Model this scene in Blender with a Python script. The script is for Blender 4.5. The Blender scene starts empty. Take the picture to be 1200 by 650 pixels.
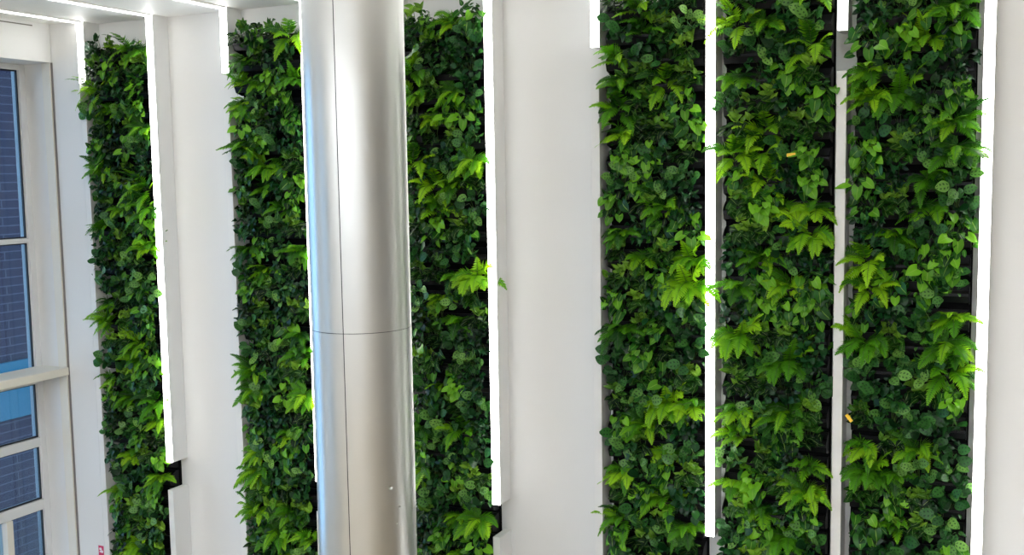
import bpy, bmesh, math, random
from mathutils import Vector, Matrix
rnd = random.Random(7)
S = bpy.context.scene
C = S.collection
PI = math.pi
H = 3.6                       # eye height above the hall floor; the eye is at (0, 0, H)
CEIL = H + 1.19
WALL = 6.17                   # plant wall plane
FRONT = 6.0                   # front of the fins
WX = -6.69                    # inner face of the window wall

# ------------------------------------------------------------------ materials
def mat(name, col=(.8, .8, .8), rough=.5, metal=0.0, spec=.5, emit=None, strength=0):
    m = bpy.data.materials.new(name); m.use_nodes = True
    b = m.node_tree.nodes['Principled BSDF']
    b.inputs['Base Color'].default_value = (*col, 1)
    b.inputs['Roughness'].default_value = rough
    b.inputs['Metallic'].default_value = metal
    b.inputs['Specular IOR Level'].default_value = spec
    if emit:
        b.inputs['Emission Color'].default_value = (*emit, 1)
        b.inputs['Emission Strength'].default_value = strength
    return m

class NT:
    def __init__(s, m): s.t = m.node_tree; s.b = s.t.nodes.get('Principled BSDF')
    def n(s, typ, **kw):
        k = s.t.nodes.new(typ)
        for a, v in kw.items(): setattr(k, a, v)
        return k
    def l(s, a, b): s.t.links.new(a, b)
    def math(s, op, a, b=None, c=None):
        k = s.n('ShaderNodeMath', operation=op)
        for i, v in enumerate((a, b, c)):
            if v is None: continue
            if isinstance(v, (int, float)): k.inputs[i].default_value = v
            else: s.l(v, k.inputs[i])
        return k.outputs[0]
    def mix(s, f, a, b, blend='MIX'):
        k = s.n('ShaderNodeMix', data_type='RGBA', blend_type=blend)
        for i, v in ((0, f), (6, a), (7, b)):
            if isinstance(v, (int, float)): k.inputs[i].default_value = v
            elif isinstance(v, tuple): k.inputs[i].default_value = (*v, 1)
            else: s.l(v, k.inputs[i])
        return k.outputs[2]

def paint(name, col, rough=.55, var=.012):
    m = mat(name, col, rough, spec=.3); t = NT(m)
    tc = t.n('ShaderNodeTexCoord'); no = t.n('ShaderNodeTexNoise')
    no.inputs['Scale'].default_value = 2.5; no.inputs['Detail'].default_value = 4
    t.l(tc.outputs['Object'], no.inputs['Vector'])
    d = tuple(max(0, c - var * 2) for c in col)
    t.l(t.mix(no.outputs['Fac'], col, d), t.b.inputs['Base Color'])
    return m

M = {}
M['wall'] = paint('wall_paint', (.80, .80, .79))
M['beige'] = paint('beige_wall_paint', (.50, .465, .42))
M['ceiling'] = paint('ceiling_paint', (.86, .86, .85))
M['fin'] = paint('fin_paint', (.82, .815, .80), .4)
M['led'] = mat('led_diffuser', (.9, .9, .9), .4, emit=(1, .99, .965), strength=2.9)
M['led_ceiling'] = mat('ceiling_led_diffuser', (.9, .9, .9), .4, emit=(1, .99, .965), strength=1.2)
M['fill_led'] = mat('fill_diffuser', (.9, .9, .9), .4, emit=(.92, .97, 1.04), strength=7.5)  # glow of the added fill lamps behind the camera
M['black'] = mat('black_plastic', (.0035, .004, .0055), .38, spec=.22)
M['board'] = mat('board_black', (.003, .003, .0035), .8, spec=.1)
M['soil'] = mat('soil', (.006, .004, .003), .95)
M['frame'] = paint('window_frame_paint', (.78, .79, .80), .4)
M['cream'] = paint('cream_paint', (.80, .77, .69), .45)
M['groove'] = mat('joint_shadow_gap', (.22, .20, .19), .8)
M['gasket'] = mat('window_gasket', (.012, .014, .02), .5)
M['tagyellow'] = mat('yellow_tag', (.9, .55, .03), .45)
M['red'] = mat('sticker_red', (.62, .035, .13), .4)
M['white'] = mat('sticker_white', (.85, .85, .88), .4)
M['tan'] = paint('tan_panel', (.36, .28, .20), .5, .03)
M['grey_panel'] = paint('grey_panel', (.08, .34, .50), .5, .01)

def wood_floor():
    m = mat('floor_boards', (.5, .38, .25), .38); t = NT(m)
    tc = t.n('ShaderNodeTexCoord')
    br = t.n('ShaderNodeTexBrick'); br.inputs['Scale'].default_value = 1
    br.inputs['Brick Width'].default_value = 1.6; br.inputs['Row Height'].default_value = .14
    br.inputs['Mortar Size'].default_value = .003
    br.inputs['Color1'].default_value = (.36, .295, .20, 1); br.inputs['Color2'].default_value = (.31, .25, .17, 1)
    br.inputs['Mortar'].default_value = (.15, .11, .08, 1)
    t.l(tc.outputs['Object'], br.inputs['Vector']); t.l(br.outputs['Color'], t.b.inputs['Base Color'])
    return m
M['floor'] = wood_floor()

def brick():
    m = mat('dark_brick', (.1, .05, .05), .85); t = NT(m)
    tc = t.n('ShaderNodeTexCoord')
    sp = t.n('ShaderNodeSeparateXYZ'); cb = t.n('ShaderNodeCombineXYZ')
    t.l(tc.outputs['Object'], sp.inputs[0]); t.l(sp.outputs['Y'], cb.inputs['X']); t.l(sp.outputs['Z'], cb.inputs['Y'])
    br = t.n('ShaderNodeTexBrick'); br.inputs['Scale'].default_value = 1
    br.inputs['Brick Width'].default_value = .62; br.inputs['Row Height'].default_value = .10
    br.inputs['Mortar Size'].default_value = .007
    br.inputs['Color1'].default_value = (.070, .048, .100, 1); br.inputs['Color2'].default_value = (.052, .045, .098, 1)
    br.inputs['Mortar'].default_value = (.19, .18, .26, 1)
    t.l(cb.outputs[0], br.inputs['Vector']); t.l(br.outputs['Color'], t.b.inputs['Base Color'])
    return m
M['brick'] = brick()

def glass():
    m = bpy.data.materials.new('window_glass'); m.use_nodes = True
    t = NT(m); t.t.nodes.remove(t.b); out = t.t.nodes['Material Output']
    tr = t.n('ShaderNodeBsdfTransparent'); tr.inputs[0].default_value = (.62, .80, .95, 1)
    gl = t.n('ShaderNodeBsdfGlossy'); gl.inputs['Roughness'].default_value = .02
    fr = t.n('ShaderNodeFresnel'); fr.inputs['IOR'].default_value = 1.45
    mx = t.n('ShaderNodeMixShader')
    t.l(fr.outputs[0], mx.inputs[0]); t.l(tr.outputs[0], mx.inputs[1]); t.l(gl.outputs[0], mx.inputs[2])
    t.l(mx.outputs[0], out.inputs['Surface'])
    return m
M['glass'] = glass()

def steel():
    m = mat('satin_steel', (.60, .60, .575), .16, 1.0); t = NT(m)
    tc = t.n('ShaderNodeTexCoord'); mp = t.n('ShaderNodeMapping'); mp.inputs['Scale'].default_value = (3, 3, .35)
    no = t.n('ShaderNodeTexNoise'); no.inputs['Scale'].default_value = 2.2; no.inputs['Detail'].default_value = 2
    t.l(tc.outputs['Object'], mp.inputs[0]); t.l(mp.outputs[0], no.inputs['Vector'])
    mr = t.n('ShaderNodeMapRange'); mr.inputs['To Min'].default_value = .30; mr.inputs['To Max'].default_value = .38
    t.l(no.outputs['Fac'], mr.inputs['Value']); t.l(mr.outputs[0], t.b.inputs['Roughness'])
    bp = t.n('ShaderNodeBump'); bp.inputs['Strength'].default_value = .04; bp.inputs['Distance'].default_value = .05
    t.l(no.outputs['Fac'], bp.inputs['Height'])
    last = bp.outputs[0]
    for p, rad, dep in zip([(0.2144, -0.1159, 2.1118), (0.2326, -0.0727, 2.0044), (0.2265, -0.09, 1.9325)], (.013, .010, .007), (.010, .007, .004)):      # small dents low on the shell
        di = t.n('ShaderNodeVectorMath', operation='DISTANCE'); t.l(tc.outputs['Object'], di.inputs[0]); di.inputs[1].default_value = p
        m2 = t.n('ShaderNodeMapRange', interpolation_type='SMOOTHSTEP'); m2.inputs['From Max'].default_value = rad; t.l(di.outputs['Value'], m2.inputs['Value'])
        b2 = t.n('ShaderNodeBump'); b2.inputs['Distance'].default_value = dep; t.l(m2.outputs[0], b2.inputs['Height']); t.l(last, b2.inputs['Normal']); last = b2.outputs[0]
    t.l(last, t.b.inputs['Normal'])
    return m
M['steel'] = steel()

def leaf(name, dark, mid, light, vein=None, spots=None, trans=.25, rough=.34, edge=None):
    """u runs across the blade (-1..1), v along it; the colour attribute's red channel is that leaf's age (old 0, young 1)."""
    m = mat(name, mid, rough, spec=.28); t = NT(m)
    at = t.n('ShaderNodeAttribute', attribute_name='age'); oi = t.n('ShaderNodeObjectInfo')
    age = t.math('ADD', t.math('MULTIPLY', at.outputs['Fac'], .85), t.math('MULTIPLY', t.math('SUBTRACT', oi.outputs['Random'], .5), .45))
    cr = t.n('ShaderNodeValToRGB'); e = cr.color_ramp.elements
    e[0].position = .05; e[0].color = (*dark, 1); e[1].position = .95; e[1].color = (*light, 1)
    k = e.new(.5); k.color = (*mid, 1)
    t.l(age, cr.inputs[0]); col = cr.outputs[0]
    uv = t.n('ShaderNodeUVMap', uv_map='UVMap'); sx = t.n('ShaderNodeSeparateXYZ'); t.l(uv.outputs[0], sx.inputs[0])
    u = t.math('ABSOLUTE', t.math('SUBTRACT', t.math('MULTIPLY', sx.outputs['X'], 2), 1)); v = sx.outputs['Y']
    if spots:
        band = t.math('SMOOTH_MIN', t.math('MULTIPLY', t.math('SUBTRACT', u, .16), 7), t.math('MULTIPLY', t.math('SUBTRACT', .62, u), 7), .2)
        wave = t.math('SINE', t.math('MULTIPLY', t.math('ADD', v, t.math('MULTIPLY', u, -.16)), 25))
        f = t.math('MULTIPLY', t.math('MINIMUM', t.math('MAXIMUM', band, 0), 1), t.math('MINIMUM', t.math('MAXIMUM', t.math('MULTIPLY', t.math('ADD', wave, .1), 3), 0), 1))
        col = t.mix(f, col, t.mix(.80, col, spots))
    if vein:
        f = t.math('MULTIPLY', t.math('LESS_THAN', u, .07), .6)
        col = t.mix(f, col, vein)
    t.l(col, t.b.inputs['Base Color'])
    tl = t.n('ShaderNodeBsdfTranslucent'); mx = t.n('ShaderNodeMixShader'); mx.inputs[0].default_value = trans
    t.l(col, tl.inputs['Color'])
    out = t.t.nodes['Material Output']
    t.l(t.b.outputs[0], mx.inputs[1]); t.l(tl.outputs[0], mx.inputs[2]); t.l(mx.outputs[0], out.inputs['Surface'])
    return m
M['fern'] = leaf('fern_frond', (.008, .065, .003), (.080, .30, .004), (.34, .64, .010), trans=.30, rough=.5)
M['heart'] = leaf('heart_leaf', (.0015, .020, .0035), (.018, .125, .008), (.19, .50, .018), vein=(.30, .50, .08), trans=.22, rough=.28)
M['prayer'] = leaf('prayer_leaf', (.004, .033, .006), (.034, .150, .026), (.21, .43, .075), spots=(.003, .022, .006), trans=.15, rough=.36)
M['sprout'] = leaf('sprout_leaf', (.002, .020, .003), (.026, .125, .008), (.24, .46, .035), vein=(.33, .48, .13), trans=.22, rough=.36)
M['ivy'] = leaf('dark_leaf', (.001, .012, .003), (.006, .058, .012), (.026, .140, .016), vein=(.02, .09, .02), trans=.10, rough=.32)
M['stem'] = mat('green_stem', (.04, .09, .012), .5)

# ------------------------------------------------------------------ mesh helpers
def link(name, me, parent=None, loc=(0, 0, 0)):
    o = bpy.data.objects.new(name, me); C.objects.link(o); o.location = loc
    if parent: o.parent = parent
    return o
def tag(o, label=None, cat=None, group=None, kind=None):
    if label: o['label'] = label
    if cat: o['category'] = cat
    if group: o['group'] = group
    if kind: o['kind'] = kind
    return o
class MB:
    def __init__(s): s.v = []; s.f = []; s.uv = []; s.age = []
    def box(s, x0, x1, y0, y1, z0, z1):
        b = len(s.v)
        s.v += [(x, y, z) for z in (z0, z1) for y in (y0, y1) for x in (x0, x1)]
        s.f += [tuple(b + i for i in q) for q in ((0, 2, 3, 1), (4, 5, 7, 6), (0, 1, 5, 4), (2, 6, 7, 3), (0, 4, 6, 2), (1, 3, 7, 5))]
        return s
    def extrude_x(s, prof, x0, x1):
        """closed (y, z) outline swept from x0 to x1"""
        b = len(s.v); n = len(prof)
        s.v += [(x0, y, z) for y, z in prof] + [(x1, y, z) for y, z in prof]
        s.f += [tuple(b + i for i in range(n)), tuple(b + n + i for i in reversed(range(n)))]
        for i in range(n): j = (i + 1) % n; s.f.append((b + j, b + i, b + n + i, b + n + j))
        return s
    def lathe(s, prof, seg=64, a0=0, a1=2 * PI):
        b = len(s.v); n = len(prof); full = abs(a1 - a0 - 2 * PI) < 1e-6; c = seg if full else seg + 1
        for i in range(c):
            a = a0 + (a1 - a0) * i / seg
            s.v += [(r * math.cos(a), r * math.sin(a), z) for r, z in prof]
        for i in range(seg):
            k = ((i + 1) % c) * n + b; q = i * n + b
            for j in range(n - 1): s.f.append((q + j, k + j, k + j + 1, q + j + 1))
        return s
    def tube(s, pts, r0, r1=None, seg=5):
        r1 = r0 if r1 is None else r1; b = len(s.v); n = len(pts)
        for i, p in enumerate(pts):
            p = Vector(p); d = (Vector(pts[min(i + 1, n - 1)]) - Vector(pts[max(i - 1, 0)])).normalized()
            a = d.orthogonal().normalized(); c = d.cross(a); r = r0 + (r1 - r0) * i / (n - 1)
            s.v += [tuple(p + a * r * math.cos(2 * PI * k / seg) + c * r * math.sin(2 * PI * k / seg)) for k in range(seg)]
        for i in range(n - 1):
            for k in range(seg):
                k2 = (k + 1) % seg; s.f.append((b + i * seg + k, b + i * seg + k2, b + (i + 1) * seg + k2, b + (i + 1) * seg + k))
        s.f.append(tuple(b + k for k in reversed(range(seg)))); s.f.append(tuple(b + (n - 1) * seg + k for k in range(seg)))
        return s
    def mesh(s, name, m, smooth=False):
        me = bpy.data.meshes.new(name); me.from_pydata(s.v, [], s.f); me.materials.append(m)
        if s.uv:
            ul = me.uv_layers.new(name='UVMap')
            at = me.attributes.new('age', 'FLOAT', 'POINT')
            for lp in me.loops: ul.data[lp.index].uv = s.uv[lp.vertex_index]
            at.data.foreach_set('value', s.age)
        if smooth: me.polygons.foreach_set('use_smooth', [True] * len(me.polygons))
        me.update(); return me
    def build(s, name, m, parent=None, loc=(0, 0, 0), smooth=False, bevel=0):
        o = link(name, s.mesh(name, m, smooth), parent, loc)
        if bevel:
            bv = o.modifiers.new('edge', 'BEVEL'); bv.width = bevel; bv.segments = 2; bv.limit_method = 'ANGLE'
        return o
def structure(o): o['kind'] = 'structure'; return o

# ------------------------------------------------------------------ the room
XR, YB = 7.0, -9.0            # right wall, back of the hall
structure(MB().box(WX - .4, XR + .2, YB - .2, WALL + .2, -.2, 0).build('floor', M['floor']))
structure(MB().box(WX - .4, XR + .2, YB - .2, WALL + .2, CEIL, CEIL + .2).build('ceiling', M['ceiling']))
structure(MB().box(-7.10, XR + .2, WALL, WALL + .2, 0, CEIL).build('wall_front', M['wall']))
structure(MB().box(-7.10, -6.413, FRONT + .001, WALL, 0, CEIL).build('wall_pier', M['wall']))
structure(MB().box(XR, XR + .2, YB, WALL, 0, CEIL).build('wall_right', M['beige']))
# window wall: the opening runs right up to the corner, WALL plane forms its jamb
WT = H + .903                 # head of the window opening
SILL = H - 3.25
WY0 = 3.6                     # near end of the first window opening
wl = MB()
wl.box(WX - .40, WX, YB, FRONT, WT, CEIL).box(WX - .40, WX, YB, FRONT, 0, SILL)
for y0, y1 in ((1.6, WY0), (-2.6, -.8), (YB, -5.6)): wl.box(WX - .40, WX, y0, y1, SILL, WT)
structure(wl.build('wall_left', M['wall']))
bw = MB().box(WX, XR, YB - .2, YB, 0, .35).box(WX, XR, YB - .2, YB, 4.45, CEIL)
for x in (-6.88, -2.3, 2.3, 6.9): bw.box(x, x + .1, YB - .2, YB, .35, 4.45)
structure(bw.build('wall_back', M['beige']))

# jamb lining in cream beside the corner, dark joint, ceiling slot
structure(MB().box(-6.787, -6.700, FRONT - .012, FRONT + .01, SILL, WT).build('trim_1', M['cream'], bevel=.003))
structure(MB().box(-6.698, -6.681, FRONT - .003, FRONT + .01, 0, WT).build('trim_2', M['groove']))
structure(MB().box(WX - .004, WX + .003, 3.2, 5.84, CEIL - .030, CEIL - .022).build('trim_3', M['groove']))

def window(n, y0, y1, detail):
    """painted frame set back in the opening between y0 and y1"""
    fx0, fx1 = -7.07, -6.98
    f = MB(); sw = .055
    f.box(fx0, fx1, y1 - sw, y1, SILL, WT).box(fx0, fx1, y0, y0 + sw, SILL, WT)
    f.box(fx0, fx1, y0 + sw, y1 - sw, H + .860, WT).box(fx0, fx1, y0 + sw, y1 - sw, SILL, SILL + .09)
    f.box(fx0, fx1, y0 + sw, y1 - sw, H - 1.590, H - 1.468)
    rails = ((-.473, -.434), (-2.094, -2.020), (-2.605, -2.523))
    for a, b in rails: f.box(fx0, fx1, y0 + sw, y1 - sw, H + a, H + b)
    w = structure(f.build('window_%d' % n, M['frame'], bevel=.004))
    MB().box(-7.029, -7.023, y0 + .03, y1 - .03, SILL + .05, WT - .03).build('glass', M['glass'], w)
    g = MB(); zs = [SILL + .09, H - 2.605, H - 2.523, H - 2.094, H - 2.020, H - 1.590, H - 1.468, H - .473, H - .434, H + .860]
    for a, b in zip(zs[0::2], zs[1::2]):
        ya, yb = y0 + sw, y1 - sw; t = .010
        for (p, q, r, s_) in ((ya, yb, a, a + t), (ya, yb, b - t, b), (ya, ya + t, a, b), (yb - t, yb, a, b)):
            g.box(-7.022, -7.005, p, q, r, s_)
    g.build('gasket', M['gasket'], w)
    # deep ledge at the transom, flush with the inner wall face
    l = MB().extrude_x([(y0, H - 1.512), (y1, H - 1.512), (y1, H - 1.447), (y0, H - 1.447)], fx1, WX + .004)
    l.build('window_ledge', M['cream'], w, bevel=.008)
    if detail:
        MB().box(-7.062, -6.966, 5.575, 5.632, SILL + .09, H - 2.605).build('mullion', M['cream'], w, bevel=.004)
    return w
window(1, WY0, FRONT, True)
window(2, -.8, 1.6, False)
window(3, -5.6, -2.6, False)
# across the lane: a dark brick building with a pale panel
structure(MB().box(-10.9, -10.6, 6.2, 16, -3, 5.3).build('building_outside', M['brick']))
p = tag(bpy.data.objects.new('wall_panel', None), 'pale grey panel on the brick wall seen through the lower window pane', 'panel'); C.objects.link(p)
p.location = (-10.6, 8.2, H - 2.5)
MB().box(0, .06, -2.6, 1.0, -.25, .42).build('board', M['grey_panel'], p, bevel=.01)
MB().box(.06, .10, .9, 1.06, -.3, .47).build('edge_strip', M['grey_panel'], p, bevel=.01)
structure(MB().box(-14, WX - .4, -12, 16, -3.2, -3.0).build('ground_outside', M['tan']))

# ------------------------------------------------------------------ fins with light strips
FIN = [-6.36, -5.679, -5.0, -4.325, -3.635, -2.948, -2.246, -1.553, -.838, -.118]   # right edge of each
FW, FD = .052, WALL - FRONT
ORD = ['first', 'second', 'third', 'fourth', 'fifth', 'sixth', 'seventh', 'eighth', 'ninth', 'tenth', 'eleventh', 'twelfth', 'thirteenth',
       'fourteenth', 'fifteenth', 'sixteenth', 'seventeenth', 'eighteenth', 'nineteenth', 'twentieth', 'twenty-first', 'twenty-second',
       'twenty-third', 'twenty-fourth', 'twenty-fifth', 'twenty-sixth', 'twenty-seventh', 'twenty-eighth', 'twenty-ninth', 'thirtieth']
where = ['left of the plant panel nearest the window', 'right of the plant panel nearest the window',
         'left of the plant panel left of the column', 'just left of the steel column',
         'hidden behind the steel column', 'right of the plant panel beside the column',
         'left of the third plant panel from the right', 'between the third and second plant panels from right',
         'between the two rightmost plant panels', 'right of the rightmost plant panel']
LONG, SHORT = H - 2.112, H + .735
def fin(x1, z0, z1, lit, label, nm):
    t = bpy.data.objects.new(nm, None); C.objects.link(t); t.location = (x1 - FW / 2, WALL, z0)
    h = z1 - z0; w = FW / 2
    MB().box(-w, w, -FD + (.012 if lit else 0), 0, 0, h).build('fin_body', M['fin'], t, bevel=.002)
    if lit: MB().box(-w, w, -FD, -FD + .012, .002, h).build('light_strip', M['led'], t, bevel=.002)
    return tag(t, label, 'light' if lit else 'fin', 'lit white fins on the plant wall' if lit else 'unlit white fins on the plant wall')
for i, x in enumerate(FIN):
    end = [SHORT, LONG][i % 2]
    if i == 4: end = LONG
    if i == 6: end = SHORT
    if i == 7: end = H - 2.135
    if i == 9: end = .0
    fin(x, end, CEIL, True, 'white fin with glowing light strip, ' + where[i], 'light_fin')
    if i != 9:
        fin(x, 0, end - .212, False, 'plain unlit white fin below the gap, ' + where[i], 'wall_fin')
    # the strip carries on across the ceiling
    c = bpy.data.objects.new('ceiling_light_strip', None); C.objects.link(c); c.location = (x - FW / 2, FRONT, CEIL)
    y1 = -9.6 if i % 2 == 0 else -8.2
    MB().box(-FW / 2 - .006, FW / 2 + .006, y1, 0, -.010, 0).build('channel', M['fin'], c)
    MB().box(-FW / 2, FW / 2, y1 + .01, 0, -.014, -.010).build('light_strip', M['led_ceiling'], c)
    tag(c, 'glowing ceiling strip meeting the fin ' + where[i], 'light', 'light strips across the ceiling')

for k, y in enumerate((-1.5, -4.2, -6.9)):  # unseen lamps added for frontal fill light and an evenly lit ceiling
    c = bpy.data.objects.new('added_fill_lamp', None); C.objects.link(c); c.location = (-.4, y, CEIL)
    MB().box(-5.4, 5.4, -.10, .10, -.56, -.50).build('fill_body', M['fin'], c, bevel=.004)
    MB().box(-5.36, 5.36, -.09, .09, -.568, -.558).build('lower_diffuser', M['fill_led'], c)
    MB().box(-5.36, 5.36, -.09, .09, -.502, -.492).build('upper_diffuser', M['fill_led'], c)
    for x in (-5, 0, 5): MB().tube([(x, 0, -.50), (x, 0, 0)], .006).build('fill_rod', M['fin'], c)
    tag(c, ['unseen hanging fill lamp added nearest the plant wall', 'unseen hanging fill lamp added in the middle of the hall', 'unseen hanging fill lamp added at the far back of the hall'][k], 'light', 'unseen hanging fill lamps added to the hall')

# ------------------------------------------------------------------ steel column
CX, CY, CR = -2.90, 4.4, .2437
col = bpy.data.objects.new('steel_column', None); C.objects.link(col); col.location = (CX, CY, 0)
tag(col, 'round satin stainless steel column standing between the plant panels', 'column', kind='thing')
ZS = H - .734
SA = math.radians(-77.6)      # vertical joint
g = .0085
for nm, z0, z1 in (('lower_shell', 0, ZS - .0015), ('upper_shell', ZS + .0015, CEIL)):
    a0 = SA + g; a1 = SA + 2 * PI - g
    MB().lathe([(CR - .004, z0), (CR, z0), (CR, z1), (CR - .004, z1)], 128, a0, a1).build(nm, M['steel'], col, smooth=False)
for o in col.children:
    o.data.polygons.foreach_set('use_smooth', [True] * len(o.data.polygons))
    md = o.modifiers.new('es', 'EDGE_SPLIT'); md.split_angle = math.radians(40)
MB().lathe([(CR - .006, 0), (CR - .006, CEIL)], 64).build('joint_core', M['gasket'], col, smooth=True)

# ------------------------------------------------------------------ plants
def blade(mb, base, d, n, L, W, kind, age, curl, fold, r):
    """one leaf blade; base point, tip direction d, upper side n"""
    d = d.normalized(); x = d.cross(n)
    if x.length < 1e-3: x = d.orthogonal()
    x.normalize(); n = x.cross(d).normalized()
    rows = 7; us = (-1, -.55, 0, .55, 1); b = len(mb.v)
    for j in range(rows):
        v = j / (rows - 1)
        if kind == 'heart': w = (math.sin(PI * (v * .80 + .20) ** .85)) if v < 1 else 0; w = max(w, 0) ** .85
        elif kind == 'oval': w = math.sin(PI * min(1, (v * .93 + .07)) ** .9) ** .62 if v < 1 else .12
        elif kind == 'lance': w = math.sin(PI * (v * .94 + .06) ** .75) ** .9 if v < 1 else 0
        else: w = (1 - v) ** .8 * (.75 + .25 * math.sin(v * 8)) if v < 1 else 0      # ivy, arrow
        for u in us:
            au = abs(u); y = v
            if kind == 'heart': y = v - .20 * au * (1 - v) ** 3 + .05 * (1 - au) * (1 - v) ** 4
            if kind == 'ivy': y = v - .28 * au * (1 - v) ** 4
            ang = curl * y; yy = L * (math.sin(ang) / curl if abs(curl) > 1e-3 else y); zz = -L * ((1 - math.cos(ang)) / curl if abs(curl) > 1e-3 else 0)
            zz += fold * au * w * W
            zz += .06 * W * math.sin(6 * v + 3 * u + r)
            mb.v.append(tuple(base + x * (u * w * W) + d * yy + n * zz)); mb.uv.append((u * .5 + .5, v)); mb.age.append(age)
    m = len(us)
    for j in range(rows - 1):
        for k in range(m - 1): q = b + j * m + k; mb.f.append((q, q + 1, q + m + 1, q + m))

def frond(mb, st, base, d, L, W, age, droop, face, r):
    pts = []; p = base.copy(); d = d.normalized(); n = 18
    for i in range(n + 1):
        pts.append((p.copy(), d.copy())); p += d * L / n; d = (d + Vector((0, 0, -droop / n))).normalized()
    st.tube([q[0] for q in pts], .0017, .0006, 4)
    h = Vector((pts[0][1].x, pts[0][1].y, 0)).normalized()
    for i in range(2, n + 1):
        t = i / n; p, d = pts[i]
        nn = h.cross(Vector((0, 0, 1))).cross(d).normalized()      # upper side of the frond, turning outward as it droops
        if nn.z < 0 and nn.y > 0: nn = -nn
        nn = nn * (1 - face) + Vector((0, -1, .25)) * face; nn = (nn - d * nn.dot(d))
        nn = nn.normalized() if nn.length > 1e-3 else d.orthogonal().normalized()
        x = d.cross(nn)
        l = W * min(1, .55 + (t - .12) * 3.2) * (1.06 - t) ** .85 * r.uniform(.86, 1.12)
        for s in (-1, 1):
            q = (x * s + d * (.30 + .35 * t) + nn * r.uniform(-.25, .12)).normalized(); b = len(mb.v); hw = L / n * .47
            side = (d - q * d.dot(q)).normalized()
            for k, wk in ((0, .70), (.35, 1), (.7, .72), (1, .05)):
                c = p + q * (l * k) - nn * (.16 * l * k * k) + d * (.14 * l * k * k)
                mb.v += [tuple(c - side * hw * wk), tuple(c + nn * (.14 * hw * wk)), tuple(c + side * hw * wk * (.9 if k != .35 else 1.15))]
                mb.uv += [(.2, k), (.5, k), (.8, k)]; mb.age += [min(1, max(0, age + .25 * (k - .5) + .2 * (t - .5)))] * 3
            for k in range(3):
                for j in range(2):
                    a = b + k * 3 + j; mb.f.append((a, a + 1, a + 4, a + 3))

OUT = Vector((0, -1, 0)); UP = Vector((0, 0, 1))
def make_fern(seed, big):
    r = random.Random(seed); fb = MB(); sb = MB(); nf = r.randint(10, 12) if big else r.randint(8, 10)
    for i in range(nf):
        az = math.radians(-80 + 160 * (i + r.uniform(.0, 1)) / nf); el = math.radians(r.uniform(-15, 60))
        d = Vector((math.sin(az) * math.cos(el), -math.cos(az) * math.cos(el), math.sin(el)))
        L = r.uniform(.125, .195) * (1.12 if big else .92); W = r.uniform(.046, .064) * (1.12 if big else 1)
        frond(fb, sb, Vector((r.uniform(-.02, .02), r.uniform(-.025, .005), r.uniform(-.01, .02))), d, L, W, min(1, max(0, r.gauss(.52, .26))), r.uniform(.5, 2.2), r.uniform(.40, .85), r)
    return fb.mesh('fern_foliage', M['fern']), sb.mesh('fern_stem', M['stem'])
def leafy(seed, n, kind, Lr, wr, m, spread, agebias, up, hang=.75, zr=(-.05, .11), curl=(.2, .9), fold=.15, fill=30):
    r = random.Random(seed); fb = MB(); sb = MB()
    for k in range(fill):                                   # small old leaves in the heart of the plant
        x = r.uniform(-1, 1) * spread; base = Vector((x, -.025 - r.uniform(0, .06), r.uniform(-.03, .10)))
        L = r.uniform(.026, .050)
        blade(fb, base, Vector((r.uniform(-1, 1), -r.uniform(.1, 1), r.uniform(-.9, .7))), OUT + UP * r.uniform(0, .9) + Vector((r.uniform(-.8, .8), 0, 0)), L, L * r.uniform(.2, .36), r.choice(('lance', 'oval')), r.uniform(.0, .62), r.uniform(-.3, 1), .3, r.uniform(0, 6))
    for i in range(n):
        x = r.uniform(-1, 1) * spread; z = r.uniform(*zr); depth = r.uniform(.25, 1)
        base = Vector((x, -.03 - .075 * depth * (1 - .3 * abs(z) / .11), z))
        d = Vector((x / spread * .55 + r.uniform(-.5, .5), -r.uniform(.1, .7), -hang + r.uniform(-.5, .55) + up * r.random()))
        nrm = OUT * 1.0 + UP * r.uniform(.15, .8) + Vector((r.uniform(-.6, .6), 0, 0))
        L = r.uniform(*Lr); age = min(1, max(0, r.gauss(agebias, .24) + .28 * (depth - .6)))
        if r.random() < .12: age = min(1, age + .4)
        s0 = Vector((x * .25, -.005, -.01)); mid = (s0 + base) / 2 + Vector((0, -.012, .03))
        sb.tube([s0, mid, base], .0019, .0011, 4)
        blade(fb, base, d, nrm, L, L * r.uniform(*wr), kind, age, r.uniform(*curl), fold, r.uniform(0, 6))
    return fb.mesh(m + '_foliage', M[m], True), sb.mesh(m + '_stem', M['stem'])
def make_sprout(seed):
    r = random.Random(seed); fb = MB(); sb = MB()
    for k in range(r.randint(5, 7)):
        x = r.uniform(-.055, .055); top = Vector((x * 1.2 + r.uniform(-.02, .02), -.03 - r.uniform(.0, .05), r.uniform(.045, .115)))
        s0 = Vector((x * .6, -.01, -.01)); sb.tube([s0, (s0 + top) / 2 + Vector((0, -.012, 0)), top], .0024, .0016, 5)
        for j in range(r.randint(3, 5)):
            a = r.uniform(-1.3, 1.3); d = Vector((math.sin(a), -r.uniform(.1, .5), math.cos(a) * r.uniform(.2, .9)))
            blade(fb, top - UP * r.uniform(0, .03), d, OUT + UP * .6 + Vector((r.uniform(-.5, .5), 0, 0)), r.uniform(.038, .060), r.uniform(.011, .017), 'lance', r.uniform(.6, 1), r.uniform(-.4, .6), .7, r.uniform(0, 6))
    for k in range(26):
        x = r.uniform(-.07, .07); base = Vector((x, -.04 - r.uniform(0, .03), r.uniform(-.02, .05)))
        blade(fb, base, Vector((r.uniform(-.8, .8), -.5, r.uniform(-.7, .2))), OUT + UP * .6, r.uniform(.04, .06), r.uniform(.011, .019), r.choice(('oval', 'lance')), r.uniform(0, .4), .5, .2, r.uniform(0, 6))
    return fb.mesh('sprout_foliage', M['sprout'], True), sb.mesh('sprout_stem', M['stem'])

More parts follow.
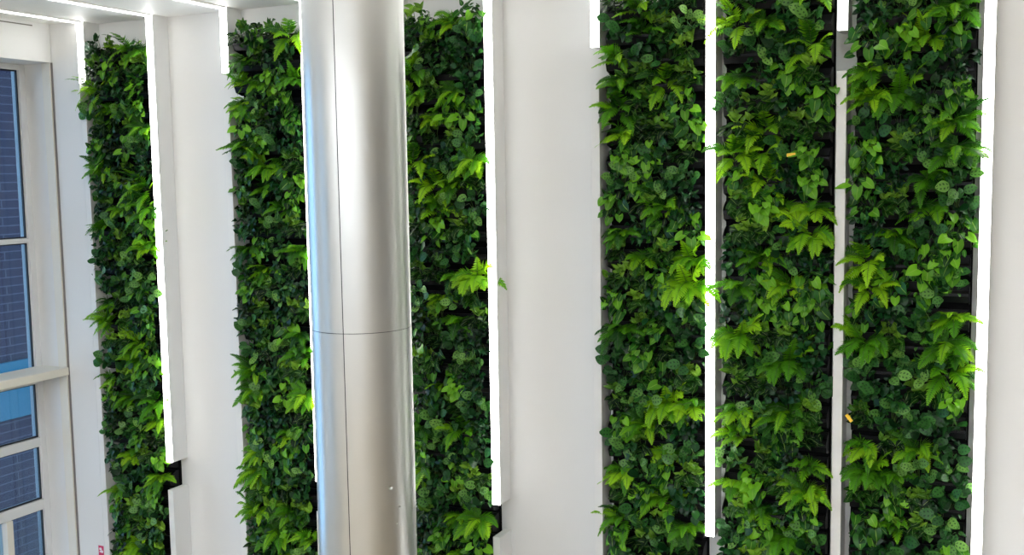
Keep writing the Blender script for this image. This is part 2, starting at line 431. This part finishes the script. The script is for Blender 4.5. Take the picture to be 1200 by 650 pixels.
KIND = {
 'f': ('fern', [make_fern(s, s % 2) for s in range(11, 18)]),
 'h': ('heart_leaf_plant', [leafy(s, 13, 'heart', (.046, .074), (.40, .48), 'heart', .072, .62, .2) for s in range(21, 26)]),
 'p': ('prayer_plant', [leafy(s, 11, 'oval', (.052, .080), (.34, .42), 'prayer', .07, .60, .9, .35, curl=(.0, .7), fold=.08) for s in range(31, 36)]),
 's': ('sprouting_plant', [make_sprout(s) for s in range(41, 46)]),
 'i': ('dark_leafy_plant', [leafy(s, 26, 'ivy' if s % 2 else 'lance', (.030, .054), (.40, .50), 'ivy', .075, .45, .6, .55) for s in range(51, 56)]),
}
LOOK = {'f': ['feathery fern', 'fern with arching fronds', 'bushy green fern'], 'h': ['heart-leaved plant', 'glossy heart-leaved plant'],
        'p': ['spotted-leaf plant', 'prayer plant, blotched leaves'], 's': ['young sprouting plant', 'upright sprouting plant'], 'i': ['dark leafy plant', 'dark small-leaved plant']}
GROUP = {'f': 'ferns in the wall trays', 'h': 'heart-leaved plants in the wall trays', 'p': 'spotted prayer plants in the wall trays',
         's': 'young sprouting plants in the wall trays', 'i': 'dark leafy plants in the wall trays'}
CAT = {'f': 'fern', 'h': 'plant', 'p': 'plant', 's': 'plant', 'i': 'plant'}
PANEL = ['panel beside the window', 'panel left of the column', 'panel right of the column', 'third panel from the right', 'second panel from the right', 'rightmost panel']
BOARD = ['beside the window', 'just left of the steel column', 'just right of the steel column', 'third from the right', 'second from the right', 'furthest to the right']
POS = ['far left', 'centre left', 'centre right', 'far right']
EDGE = [(0, 1), (2, 3), (4, 5), (6, 7), (7, 8), (8, 9)]
ROWS = [29, 28, 27, 25, 24, 23]
FIXED = [
 '02f 03f 20f 23h 33h 60f 73f 83f 90f 103f 140f 143h 162f 180h 183f 223f 230f',
 '03f 13p 30f 31p 43h 61f 62f 71f 103f 111f 150p 153f 170f 210f 213p 232f 241f',
 '03h 30f 33p 41f 53p 63f 72f 81f 83p 93h 112f 113f 122p 132f 180f 182f 213p 222f 223f',
 '01f 11f 13p 20f 22p 30f 32f 40f 42h 43h 50f 61h 82f 90f 93h 101f 113f 120h 130f 132h 133p 140p 141h 150p 162f 163f 170h 171f 183p 190f 191p 213f',
 '10f 11f 21p 22p 23f 30f 32h 43h 51f 60f 61f 73h 83f 93f 101f 102p 110f 121h 123h 130f 142f 162f 170f 190f 191h 193f 201f 212f 213p',
 '12h 13f 21h 30f 31p 32p 40f 41f 42p 43h 52h 63f 70h 72f 73p 80h 82f 83p 91f 92p 100f 103h 112h 123f 130f 133f 141p 142p 143f 153h 161p 163p 172f 180f 182p 183p 212p']
PITCH, Z0 = .1456, H + .935
TW = .29                       # half a tray

def place(kind, var, loc, rz, sc, mir, label, tilt):
    t = bpy.data.objects.new(KIND[kind][0], None); C.objects.link(t)
    t.location = loc; t.rotation_euler = (tilt, 0, rz); t.scale = (sc * mir, sc, sc)
    fm, sm = KIND[kind][1][var]
    link('foliage', fm, t); link('stem', sm, t)
    tag(t, label, CAT[kind], GROUP[kind])
# one tray: trough with a folded front lip, end caps, soil
def tray_meshes():
    prof = [(-.030, .055), (-.030, -.025), (-.108, -.032), (-.122, .004), (-.134, .006), (-.134, -.008), (-.128, -.010), (-.113, -.044), (-.022, -.036), (-.022, .055)]
    tr = MB().extrude_x(prof, -TW, TW).mesh('tray_trough', M['black'])
    cap = [(-.022, .060), (-.060, .058), (-.100, .036), (-.134, .006), (-.113, -.044), (-.050, -.062), (-.022, -.062)]
    ca = MB().extrude_x(cap, 0, .004).mesh('tray_cap', M['black'])
    so = MB().extrude_x([(-.031, .012), (-.031, -.024), (-.107, -.031), (-.118, -.002), (-.075, .014)], -TW + .004, TW - .004).mesh('tray_soil', M['soil'])
    return tr, ca, so
TR, CA, SO = tray_meshes()
nplants = 0; count = {}
for i in range(6):
    a, b = EDGE[i]; cx = (FIN[a] + FIN[b] - FW) / 2
    fixed = {}
    for tk in FIXED[i].split(): fixed[(int(tk[:-2]), int(tk[-2]))] = tk[-1]
    rows = ROWS[i]
    bd = MB().box(-TW - .012, TW + .012, -.020, -.001, -(rows - 1) * PITCH - .10, .055).build('mounting_board', M['board'], loc=(cx, WALL, Z0))
    tag(bd, 'black board carrying the planter trays of the ' + PANEL[i], 'board', 'black boards behind the plants')
    prev = [None] * 4
    for k in range(rows):
        z = Z0 - k * PITCH
        t = bpy.data.objects.new('planter_tray', None); C.objects.link(t); t.location = (cx, WALL, z)
        link('trough', TR, t); link('soil', SO, t); link('end_cap', CA, t, (-TW - .004, 0, 0)); link('end_cap', CA, t, (TW, 0, 0))
        tag(t, 'black planter tray, %s from the top of the %s' % (ORD[k], PANEL[i]), 'tray', 'black planter trays on the plant wall')
        last = None
        for c in range(4):
            kd = fixed.get((k, c))
            if kd is None:
                pool = 'hhhpppsssssiiff'
                while True:
                    kd = rnd.choice(pool)
                    if kd == last and rnd.random() < .7: continue
                    if kd == prev[c] and rnd.random() < .5: continue
                    break
            last = kd; prev[c] = kd
            x = cx - TW + .145 * (c + .5) + rnd.uniform(-.015, .015)
            sc = rnd.uniform(.90, 1.14) * (1.12 if kd == 'f' and (k, c) in fixed else 1)
            rz = math.radians(rnd.uniform(-22, 22)); mir = rnd.choice((-1, 1))
            if c == 0: rz -= .10; x += .008 if kd == 'f' else .016
            if c == 3: rz += .10; x -= .008 if kd == 'f' else .016
            lab = '%s, %s of %s tray down, %s' % (LOOK[kd][rnd.randrange(len(LOOK[kd]))], POS[c], ORD[k], PANEL[i])
            place(kd, rnd.randrange(len(KIND[kd][1])), (x, WALL - .088 - ((.03 if kd == 'f' else .014) if c in (0, 3) else 0), z + .014), rz, sc, mir, lab, rnd.uniform(-.15, .12))
            nplants += 1; count[kd] = count.get(kd, 0) + 1
print('plants', nplants, count)

# yellow nursery tags clipped to trays
def plant_tag(loc, rz, label):
    t = bpy.data.objects.new('plant_tag', None); C.objects.link(t); t.location = loc; t.rotation_euler = (0, rz, 0)
    MB().box(-.024, .024, -.002, 0, 0, .019).build('tag_plate', M['tagyellow'], t, bevel=.002)
    MB().box(-.004, .004, 0, .075, .004, .007).build('tag_spike', M['tagyellow'], t)
    tag(t, label, 'tag', 'yellow plant tags')
plant_tag((-1.118, WALL - .215, H + .072), -.08, 'small yellow plant tag on a tray of the second panel from the right')
plant_tag((-.805, WALL - .20, H - 1.36), .9, 'tiny yellow plant tag at the left edge of the rightmost panel')

# ------------------------------------------------------------------ small things on the pier
st = bpy.data.objects.new('wall_sticker', None); C.objects.link(st); st.location = (-6.447, FRONT, H - 2.915)
tag(st, 'small red sticker with white marks low on the pier beside the window', 'sticker')
MB().box(-.028, .026, -.002, 0, -.06, .06).build('backing', M['red'], st)
mk = MB()
for ox, oz, r in ((-.006, .034, .014), (.008, .014, .014), (-.010, .012, .008)):
    b = len(mk.v); mk.v += [(ox + r * math.cos(2 * PI * q / 12), -.0032, oz + .8 * r * math.sin(2 * PI * q / 12)) for q in range(12)]
    mk.v += [(ox + r * math.cos(2 * PI * q / 12), -.002, oz + .8 * r * math.sin(2 * PI * q / 12)) for q in range(12)]
    mk.f.append(tuple(b + q for q in reversed(range(12))))
    for q in range(12): mk.f.append((b + q, b + (q + 1) % 12, b + 12 + (q + 1) % 12, b + 12 + q))
mk.build('white_mark', M['white'], st)

# ------------------------------------------------------------------ sky, camera
w = bpy.data.worlds.new('sky'); S.world = w; w.use_nodes = True
nt = w.node_tree; bg = nt.nodes['Background']
tc = nt.nodes.new('ShaderNodeTexCoord'); sx = nt.nodes.new('ShaderNodeSeparateXYZ'); cr = nt.nodes.new('ShaderNodeValToRGB'); mr = nt.nodes.new('ShaderNodeMapRange')
nt.links.new(tc.outputs['Generated'], sx.inputs[0]); nt.links.new(sx.outputs['X'], mr.inputs['Value'])
mr.inputs['From Min'].default_value = -1; mr.inputs['From Max'].default_value = 1
nt.links.new(mr.outputs[0], cr.inputs[0]); nt.links.new(cr.outputs[0], bg.inputs[0])
cr.color_ramp.elements[0].position = .04; cr.color_ramp.elements[0].color = (.64, .78, .92, 1)      # clear bright side of the sky
cr.color_ramp.elements[1].position = .20; cr.color_ramp.elements[1].color = (.215, .225, .24, 1)      # even overcast
bg.inputs[1].default_value = 1.0

cam = bpy.data.cameras.new('camera'); co = bpy.data.objects.new('camera', cam); C.objects.link(co)
cam.sensor_width = 36; cam.sensor_fit = 'HORIZONTAL'; cam.lens = 1253.06 / 1200 * 36; cam.clip_start = .05
r_, u_, f_ = Vector((.90475855, .42562047, -.01609892)), Vector((-.02635108, .09366068, .99525539)), Vector((-.42510891, .9000416, -.09595586))
m4 = Matrix((r_, u_, -f_)).transposed().to_4x4(); m4.translation = (0, 0, H); co.matrix_world = m4
S.camera = co
S.view_settings.view_transform = 'Standard'; S.view_settings.look = 'None'; S.view_settings.gamma = 1; S.view_settings.use_curve_mapping = False
S.view_settings.exposure = 2.14
S.cycles.max_bounces = 10; S.cycles.diffuse_bounces = 6; S.cycles.transparent_max_bounces = 12
S.cycles.caustics_reflective = False; S.cycles.caustics_refractive = False
S.cycles.use_denoising = True
